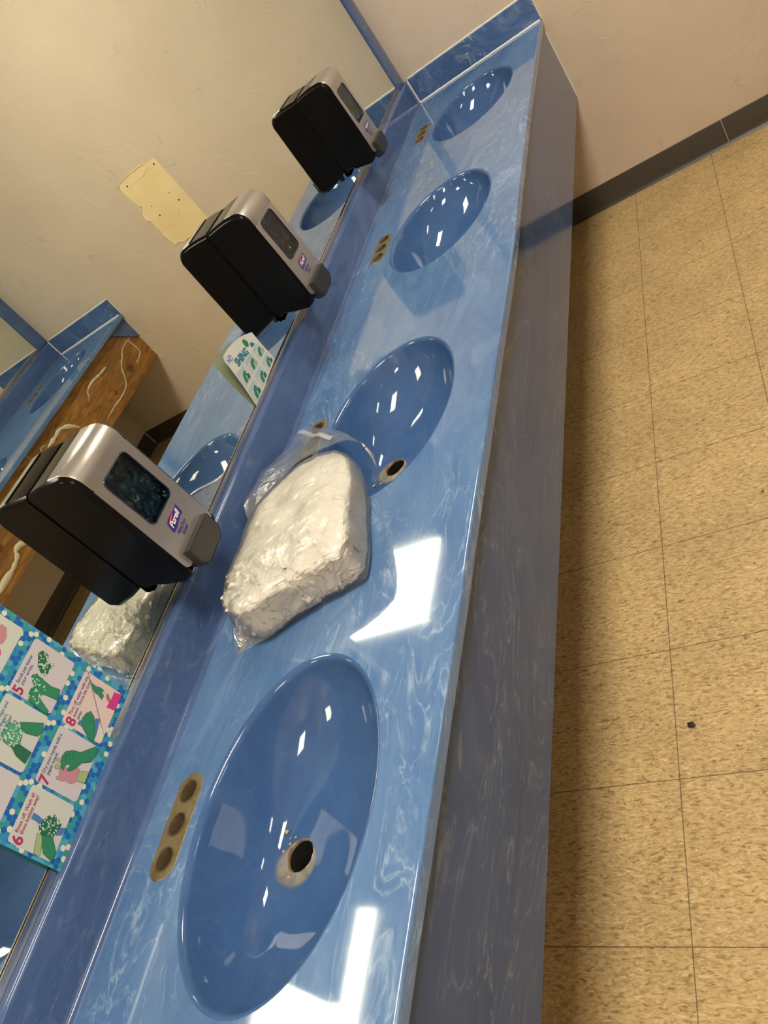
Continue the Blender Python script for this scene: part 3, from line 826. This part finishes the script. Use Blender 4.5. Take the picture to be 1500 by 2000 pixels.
ART = [
('DG',[(-2.76, 1.0386), (-2.7548, 1.036), (-2.7515, 1.0321), (-2.7531, 1.0245), (-2.7603, 1.0214), (-2.7695, 1.019), (-2.7639, 1.0155), (-2.7602, 1.0109), (-2.7635, 1.009), (-2.7714, 1.0131), (-2.7775, 1.0115), (-2.7831, 1.015), (-2.7821, 1.0222), (-2.7763, 1.0302), (-2.768, 1.0341)]),
('G',[(-2.7947, 1.0317), (-2.7909, 1.0311), (-2.7905, 1.0276), (-2.7867, 1.027), (-2.789, 1.022), (-2.7891, 1.0163), (-2.7911, 1.0076), (-2.7922, 0.9975), (-2.7891, 0.9829), (-2.8046, 0.978), (-2.8065, 0.9969), (-2.8086, 1.0051), (-2.8148, 1.0071), (-2.8184, 1.0013), (-2.8258, 0.9841), (-2.8305, 0.9851), (-2.8302, 0.9983), (-2.8268, 1.0195), (-2.8188, 1.0232), (-2.8109, 1.0241), (-2.8051, 1.0201), (-2.8003, 1.0266)]),
('G',[(-2.8605, 1.0168), (-2.8442, 0.9828), (-2.8544, 0.9788), (-2.8643, 0.9823), (-2.8691, 1.0011), (-2.8664, 1.008)]),
('LG',[(-2.8865, 1.0318), (-2.877, 1.0314), (-2.8663, 1.0291), (-2.8615, 1.0232), (-2.8636, 1.015), (-2.8676, 1.0073), (-2.8756, 1.0044), (-2.8855, 1.0021), (-2.8911, 1.0041), (-2.8951, 1.0121), (-2.8938, 1.0248)]),
('DG',[(-2.8939, 1.0128), (-2.8873, 1.0011), (-2.8889, 0.9807), (-2.9059, 0.9823), (-2.9025, 0.9991)]),
('G',[(-2.7526, 0.9411), (-2.7541, 0.931), (-2.7516, 0.9219), (-2.753, 0.9148), (-2.7565, 0.9192), (-2.7598, 0.9122), (-2.7665, 0.9128), (-2.763, 0.921), (-2.7633, 0.9281), (-2.7582, 0.935)]),
('BR',[(-2.7536, 0.9092), (-2.7538, 0.9048), (-2.7595, 0.8986), (-2.7621, 0.895), (-2.7642, 0.9004), (-2.7604, 0.9066)]),
('MG',[(-2.7452, 0.8976), (-2.7426, 0.8836), (-2.7705, 0.8836), (-2.773, 0.8999), (-2.7591, 0.8977)]),
('BL',[(-2.8193, 0.9338), (-2.8115, 0.9322), (-2.8117, 0.9261), (-2.8192, 0.924)]),
('WH',[(-2.8003, 0.8978), (-2.8127, 0.8849), (-2.826, 0.8839), (-2.8268, 0.8957)]),
('BL',[(-2.7977, 0.9094), (-2.7934, 0.9014), (-2.8171, 0.8969), (-2.8307, 0.8966), (-2.8152, 0.903)]),
('G',[(-2.8085, 0.9298), (-2.7985, 0.9273), (-2.792, 0.9217), (-2.7962, 0.9133), (-2.8026, 0.9088), (-2.8147, 0.9022), (-2.8303, 0.8958), (-2.8284, 0.9089), (-2.8192, 0.924)]),
('GY',[(-2.7416, 0.9539), (-2.7409, 0.9527), (-2.8132, 0.8838), (-2.8142, 0.885)]),
('PK',[(-2.8899, 0.9308), (-2.8832, 0.9234), (-2.8801, 0.9136), (-2.8743, 0.9014), (-2.8774, 0.8978), (-2.8879, 0.8997), (-2.8949, 0.8977), (-2.9003, 0.9043), (-2.9, 0.9139), (-2.904, 0.921), (-2.8977, 0.9274)]),
('YG',[(-2.8782, 0.8993), (-2.8721, 0.884), (-2.8898, 0.8838), (-2.8917, 0.8976)]),
('YG',[(-2.8889, 0.9388), (-2.8851, 0.9373), (-2.886, 0.9293), (-2.8895, 0.9301), (-2.8911, 0.9367)]),
('YG',[(-2.8795, 0.9423), (-2.8761, 0.9386), (-2.8785, 0.9335), (-2.8824, 0.9351)]),
('YG',[(-2.9018, 0.9297), (-2.8983, 0.927), (-2.9023, 0.9239), (-2.9036, 0.9268)]),
('G',[(-2.8345, 0.8896), (-2.8355, 0.8849), (-2.8422, 0.8839), (-2.8576, 0.887), (-2.8665, 0.9019), (-2.8745, 0.9052), (-2.8846, 0.913), (-2.8859, 0.919), (-2.8783, 0.9166), (-2.8759, 0.9198), (-2.8806, 0.9248), (-2.888, 0.9235), (-2.8872, 0.9286), (-2.881, 0.9321), (-2.8727, 0.9349), (-2.8635, 0.9325), (-2.857, 0.9227), (-2.8535, 0.909)]),
('YG',[(-3.003, 0.915), (-2.9786, 0.9217), (-2.9786, 0.9147), (-2.9878, 0.9094), (-3.003, 0.905)]),
('G',[(-2.9786, 0.9147), (-2.9734, 0.8981), (-2.9790, 0.8940), (-2.990, 0.8840), (-3.003, 0.8845), (-2.9985, 0.9014)]),
('BL',[(-2.9572, 0.9393), (-2.9577, 0.9302), (-2.9594, 0.9239), (-2.9588, 0.9154), (-2.9635, 0.9163), (-2.967, 0.9249), (-2.9659, 0.9325), (-2.9659, 0.9395)]),
('BL',[(-2.9616, 0.8976), (-2.9579, 0.8888), (-2.956, 0.884), (-2.9614, 0.884), (-2.9668, 0.885), (-2.971, 0.8941)]),
('DG',[(-2.967, 0.9249), (-2.9641, 0.9213), (-2.9558, 0.9189), (-2.9516, 0.9159), (-2.9534, 0.9095), (-2.9471, 0.9086), (-2.9506, 0.903), (-2.9574, 0.9018), (-2.9502, 0.8986), (-2.9568, 0.8967), (-2.9538, 0.8929), (-2.958, 0.8924), (-2.9669, 0.8964), (-2.9728, 0.8967), (-2.9786, 0.9147), (-2.9751, 0.9202)]),
('PK',[(-2.7586, 1.1124), (-2.7525, 1.1072), (-2.753, 1.0997), (-2.7653, 1.0925), (-2.7763, 1.093), (-2.7816, 1.0987)]),
('MG',[(-2.7841, 1.0972), (-2.7855, 1.0911), (-2.7902, 1.0874), (-2.8017, 1.0867)]),
]
M['outl'] = flat('print outline', (.008, .05, .03), .4)
def grow(pt, d):
    ar = sum(a[0]*b[1]-b[0]*a[1] for a, b in zip(pt, pt[1:]+pt[:1])); sg = 1 if ar > 0 else -1; out = []
    for i, q in enumerate(pt):
        a, b = pt[i-1], pt[(i+1) % len(pt)]; t = Vector((b[0]-a[0], b[1]-a[1]))
        if t.length: t.normalize()
        out.append((q[0]+t.y*d*sg, q[1]-t.x*d*sg))
    return out
for k, (cl, pt) in enumerate(ART):
    if cl in ('G', 'YG', 'LG', 'DG'):
        bm = bmesh.new(); flatpoly(bm, grow(pt, .0006), .00085+.00008*(k % 5)+(.0003 if cl in ('G', 'DG') else 0), 0, pf)
        obj('printed_outline', bm, M['outl'], root, smooth=False, recalc=False)
    bm = bmesh.new(); flatpoly(bm, pt, .0009+.00008*(k % 5)+(.0003 if cl in ('G', 'DG') else 0), 0, pf)
    obj({'PK': 'printed_towel', 'BL': 'printed_water', 'MG': 'printed_bin', 'GY': 'printed_line', 'WH': 'printed_tap', 'BR': 'printed_towel'}.get(cl, 'printed_hand'), bm, M[cl], root, smooth=False, recalc=False)
for ln in ([(-2.866, .9300), (-2.872, .9285), (-2.8785, .9235)], [(-2.862, .9255), (-2.868, .9235), (-2.8755, .9175)], [(-2.860, .9200), (-2.866, .9180), (-2.8730, .9120)],
           [(-2.800, .9240), (-2.806, .9190), (-2.808, .9120)], [(-2.797, .9190), (-2.802, .9150), (-2.8035, .9105)]):
    bm = bmesh.new(); q = smoothpath([(0, a, b) for a, b in ln], 5)
    up_ = [(p.y+.0004, p.z+.0004) for p in q]; dn_ = [(p.y-.0003, p.z-.0003) for p in reversed(q)]
    flatpoly(bm, up_+dn_, .0018, 0, pf); obj('printed_outline', bm, M['outl'], root, smooth=False, recalc=False)
# soap suds on three of the printed hands: many small dots, one printed layer each
for idx, nd in ((0, 46), (1, 30), (3, 60), (23, 40)):
    pt = ART[idx][1]; ys_ = [p[0] for p in pt]; zs_ = [p[1] for p in pt]; bm = bmesh.new(); n = 0; tries = 0
    lim = min(zs_) if idx != 1 else 1.004
    while n < nd and tries < 900:
        tries += 1; y = random.uniform(min(ys_), max(ys_)); z = random.uniform(lim, max(zs_))
        c = False; j = len(pt)-1
        for i in range(len(pt)):
            if (pt[i][1] > z) != (pt[j][1] > z) and y < (pt[j][0]-pt[i][0])*(z-pt[i][1])/(pt[j][1]-pt[i][1])+pt[i][0]: c = not c
            j = i
        if not c: continue
        n += 1; r = random.uniform(.0007, .0016)
        bm.faces.new([bm.verts.new(pf(y+r*math.cos(a), z+r*math.sin(a), .0017+n*2e-6)) for a in [k*PI/4 for k in range(8)]])
    obj('printed_suds', bm, M['BUB'], root, smooth=False, recalc=False)

# small curled sheet
root = empty('paper_sheet', (.003, -1.92, .879), 'small curled white paper with green hands, low on the mirror under the middle dispenser', 'paper')
BL_, BR_, TR_, TL_ = Vector((.003, -2.003, .8745)), Vector((.003, -1.834, .884)), Vector((.004, -1.833, .968)), Vector((.0165, -1.990, 1.0005))
def sf(u, v, x=0):
    p = (BL_*(1-u)+BR_*u)*(1-v)+(TL_*(1-u)+TR_*u)*v
    bulge = 4*v*(1-v)*.001*(1-u)
    wav = .0012*math.sin(u*9+v*4)*v
    top = max(0, v-.75)/.25
    return p + Vector((bulge+wav+x, 0, .014*top*math.sin(PI*min(1, .12+u*.9))**.8*(1 if u > .02 else 0)))
bm = bmesh.new()
rows = [[sf(i/20, j/16) for j in range(17)] for i in range(21)]
strip(bm, rows); strip(bm, [[p-Vector((.0004, 0, 0)) for p in r] for r in rows], mi=1)
obj('sheet', bm, [M['paper'], M['back']], root, recalc=False, smooth=True, angle=2)
def spoly(name, pts, mt, x=.0005):
    # subdivide outline into the curved sheet
    bm = bmesh.new(); v, f = planar(pts, [])
    vb = [bm.verts.new(sf(q[0], q[1], x)) for q in v]
    for q in f: bm.faces.new([vb[i] for i in q])
    bmesh.ops.subdivide_edges(bm, edges=bm.edges[:], cuts=1)
    return obj(name, bm, mt, root, smooth=False, recalc=False)
for (u0, u1) in ((.02, .31), (.35, .64), (.68, .97)):
    for (v0, v1) in ((.03, .34), (.38, .69)):
        spoly('step_panel', rrect2(u0, u1, v0, v1, .012), M['cellg'])
        k = (u0*7+v0*3) % 1
        uu, vv_ = u0+.08, v0+.03
        spoly('printed_hand', [(uu, vv_), (uu+.07, vv_), (uu+.09, vv_+.09), (uu+.16, vv_+.13), (uu+.13, vv_+.20), (uu+.05, vv_+.17), (uu+.01, vv_+.10)], M['G'], .0009)
        spoly('printed_hand', [(uu+.10, vv_), (uu+.17, vv_), (uu+.19, vv_+.07), (uu+.12, vv_+.12)], M['YG' if u0 > .3 and v0 > .2 else 'DG'], .0011)
        for t in range(2): spoly('text_line', [(u0+.02, v1-.035-.035*t), (u1-.05, v1-.035-.035*t), (u1-.05, v1-.022-.035*t), (u0+.02, v1-.022-.035*t)], M['line'], .0009)
spoly('printed_hand', [(.62, .83), (.70, .80), (.76, .86), (.72, .95), (.64, .93)], M['G'], .0009)
spoly('printed_hand', [(.74, .74), (.86, .73), (.84, .80), (.76, .82)], M['teal'], .0009)
sm = lambda y, z, x: sf(y, z, .0009)
text_mesh('title_text', 'SHING', .165, (0, .19, .725), root, M['teal'], .40, 0, .006, sm)
text_mesh('title_text', 'ND', .11, (0, .06, .86), root, M['BL'], .15, 0, .0, sm)

# ------------------------------------------------------------------ bag of cloths
bag = empty('plastic_bag', (.23, -2.4, H), 'clear zip bag stuffed with white cloth lying on the counter between two basins', 'bag')
FP = [(.132, -2.588), (.155, -2.600), (.191, -2.603), (.24, -2.583), (.30, -2.561), (.366, -2.533), (.370, -2.49), (.357, -2.44), (.340, -2.38), (.318, -2.31), (.302, -2.27),
      (.28, -2.235), (.25, -2.212), (.20, -2.200), (.152, -2.208), (.105, -2.255), (.078, -2.305), (.086, -2.38), (.098, -2.46), (.108, -2.53), (.113, -2.57)]
fpl = smoothpath([(x, y, 0) for x, y in FP+FP[:1]], 12)[:-1]
bc = Vector((.235, -2.41, 0))
def cloth_shape(extra=0., top_extra=0.):
    e = .34; rows = []
    al = [math.asin((.95*k/44)**(1/e)) for k in range(45)]
    al += [al[44]+(PI-2*al[44])*k/46 for k in range(1, 47)] + [PI-math.asin((.95*(1-k/6))**(1/e)) for k in range(1, 6)]
    for a in al:
        row = []
        for q in fpl:
            d = q-bc
            # superellipse section from the centre of the top to the centre of the bottom
            cs, sn = math.sin(a), math.cos(a)
            rad = abs(cs)**e; zz = math.copysign(abs(sn)**e, sn)
            y = bc.y+d.y*rad; x = bc.x+d.x*rad
            hgt = .090-.030*max(0, min(1, (y+2.50)/.28)) - .010*max(0, (x-.30)/.1)
            z = hgt/2+hgt/2*zz
            # taper: the top is a little smaller at the far end
            sc = 1-.05*(z/hgt)
            p = Vector((bc.x+(x-bc.x)*sc, bc.y+(y-bc.y)*sc, z))
            out = Vector((d.x, d.y, 0)).normalized()*abs(cs)**1.5 + Vector((0, 0, zz*.8))
            w1 = noise.noise(p*15)*.005
            near_k = min(1, max(0, (-2.43-p.y)/.08))
            wp = p + Vector((noise.noise(p*22), noise.noise(p*22+Vector((9, 0, 0))), noise.noise(p*22+Vector((0, 9, 0)))))*.020
            rg = lambda q, k: (1-min(1, abs(noise.noise(q))*k))**2
            ridge = (rg(Vector((wp.x*30, wp.y*30, wp.z*40)), 3.4)-.3)*.0100*(.14+.9*near_k)
            ridge2 = (rg(wp*74+Vector((1, 7, 3)), 2.8)-.3)*.0062*(.12+.9*near_k)
            # stretched fine pleats over the top
            pl = wp.copy(); c_, s_ = math.cos(.5), math.sin(.5)
            ridge3 = (rg(Vector(((pl.x*c_+pl.y*s_)*14, (-pl.x*s_+pl.y*c_)*95, pl.z*10)), 2.2)-.35)*.0026*(1-.8*near_k)
            nn = (w1+ridge+ridge2+ridge3)*(.15+.85*min(1, max(0, (z-.004)/.022)))
            if extra: nn = w1+.003*(.5-abs(noise.noise(p*30+Vector((5, 2, 1)))))+extra
            p = p+out*nn
            p.z = max(p.z, .0004)
            row.append(Vector((p.x, p.y, p.z+H+.0008)))
        rows.append(row)
    return rows
bm = bmesh.new(); rows = cloth_shape(); vv = strip(bm, rows, True)
bm.faces.new(vv[0]); bm.faces.new(list(reversed(vv[-1])))
obj('folded_cloth', bm, M['cloth'], bag, angle=2.5)['label'] = 'creased white cloth filling the bag'
# film: slightly larger shell with pulled-out corners
bm = bmesh.new(); rows = cloth_shape(.0055)
tips = [((.104, -2.617), .055, .05), ((.376, -2.540), .04, .012)]
for r in rows:
    for q in r:
        for (tx, ty), rad, pull in tips:
            dv = Vector((tx-q.x, ty-q.y, 0)); dd = dv.length
            if dd < rad and q.z < H+.05:
                k = (1-dd/rad)**1.5
                q.x += dv.x*k*.9; q.y += dv.y*k*.9; q.z -= (q.z-H-.004)*k*.5
        q.z = max(q.z, H+.0005)
strip(bm, rows, True)
obj('plastic_film', bm, M['film'], bag, angle=2.5)['label'] = 'clear plastic film of the bag'
# empty pulled corner at the near left, a flat film triangle with two layers
for dz, nm in ((.0, 'corner_film'),):
    bm = bmesh.new(); rows = []
    for i in range(9):
        t = i/8
        a = Vector((.104, -2.545, H+.050)).lerp(Vector((.105, -2.620, H+.004)), t)
        b = Vector((.20, -2.603, H+.012)).lerp(Vector((.105, -2.620, H+.0045)), t)
        rows.append([a.lerp(b, j/8)+Vector((0, 0, .006*math.sin(PI*j/8)*(1-t))) for j in range(9)])
    strip(bm, rows); obj(nm, bm, M['film'], bag, angle=2)['label'] = 'empty see-through corner of the bag'
# raised empty top with the zip strip
A0, A1 = Vector((.062, -2.315, H+.072)), Vector((.045, -2.243, H+.070))
E0 = [Vector((.062, -2.33, H+.055)), Vector((.090, -2.27, H+.055)), Vector((.15, -2.20, H+.050)), Vector((.21, -2.185, H+.047)), Vector((.27, -2.19, H+.045)), Vector((.33, -2.24, H+.045)), Vector((.378, -2.33, H+.045))]
E1 = [Vector((.030, -2.262, H+.058)), Vector((.040, -2.185, H+.054)), Vector((.060, -2.10, H+.030)), Vector((.078, -2.035, H+.022)), Vector((.180, -2.088, H+.022)), Vector((.262, -2.165, H+.030)), Vector((.345, -2.26, H+.040))]
def lerp_list(L, n):
    return smoothpath([tuple(p) for p in L], n)
for lay, dz in (('top_flap', 0.), ('top_flap', -.012)):
    a_, b_ = lerp_list(E0, 6), lerp_list(E1, 6); bm = bmesh.new(); rows = []
    for i in range(9):
        t = i/8; row = []
        for p, q in zip(a_, b_):
            r = p.lerp(q, t)
            cr = .007*noise.noise(r*22+Vector((0, 0, dz*100)))+.003*noise.noise(r*60)
            row.append(r+Vector((0, 0, cr+dz*t*.3+.006*math.sin(PI*t))))
        rows.append(row)
    strip(bm, rows); obj(lay, bm, M['film'], bag, angle=2.5)['label'] = 'empty clear top of the bag'
bm = bmesh.new(); rows = []
zp0, zp1 = Vector((.083, -2.055, H+.031)), Vector((.232, -2.175, H+.058))
for i in range(13):
    p = zp0.lerp(zp1, i/12)+Vector((0, 0, .004*math.sin(i*.9))); d = Vector((-.006, -.008, 0))
    rows.append([p-d*.5, p+Vector((0, 0, .0016)), p+d*.5])
strip(bm, rows); obj('zip_strip', bm, M['zip'], bag, angle=2)['label'] = 'pale zip seal of the bag'

# ------------------------------------------------------------------ small debris
def blob(name, loc, r, mt, label, cat, group=None, fl=.4):
    bm = bmesh.new(); bmesh.ops.create_icosphere(bm, subdivisions=2, radius=r)
    for v in bm.verts:
        k = 1+.55*noise.noise(v.co/r*1.1+Vector(loc)*50); v.co = Vector((v.co.x*k, v.co.y*k*.8, v.co.z*fl*k))
    zmin = min(v.co.z for v in bm.verts)
    for v in bm.verts: v.co += Vector((loc[0], loc[1], loc[2]-zmin))
    return setp(obj(name, bm, mt), label, cat, group)
blob('debris_scrap', (.614, -2.427, .0002), .0085, M['debris'], 'small black scrap on the tan floor, the largest one', 'debris')
for x, y, r, lb in ((.831, -1.843, .003, 'tiny dark speck on the floor at the right edge'), (.785, -2.051, .0018, 'tiny dark speck just below the one at right edge'), (.79, -.599, .003, 'dark speck on the floor tile near the dark base'), (.43, -2.93, .007, 'dark scrap on the floor at the foot of the counter panel')):
    if lb.startswith('dark scrap'): x, y = .578, -3.02
    blob('floor_speck', (x, y, .0002), r, M['debris'], lb, 'debris')
def on_basin(x, y, c): return H+surf_z(x, y, c, .240, c-.008, .0245, .128)
for i, (x, y, r) in enumerate([(.205, -2.880, .0042), (.214, -2.897, .0026), (.222, -2.887, .0022), (.206, -2.908, .0030), (.228, -2.9455, .0030), (.212, -2.889, .0016)]):
    blob('drain_crumb', (x, y, on_basin(x, y, SINKS[3])+.0004), r, M['crumb'], 'largest tan crumb by the drain of the nearest basin' if i == 0 else 'small tan crumb beside the drain of the nearest basin', 'crumb', 'crumbs in the nearest basin')
for i, (x, y, r) in enumerate([(.203, -2.142, .0045), (.214, -2.133, .003), (.221, -2.128, .0022), (.200, -2.120, .002), (.236, -2.146, .002), (.190, -2.143, .0018)]):
    blob('drain_crumb', (x, y, on_basin(x, y, SINKS[2])+.0004), r, M['crumb'], 'largest tan crumb near the drain of the basin behind the bag' if i == 0 else 'small tan crumb near the drain of the basin behind the bag', 'crumb', 'crumbs in the basin behind the bag')
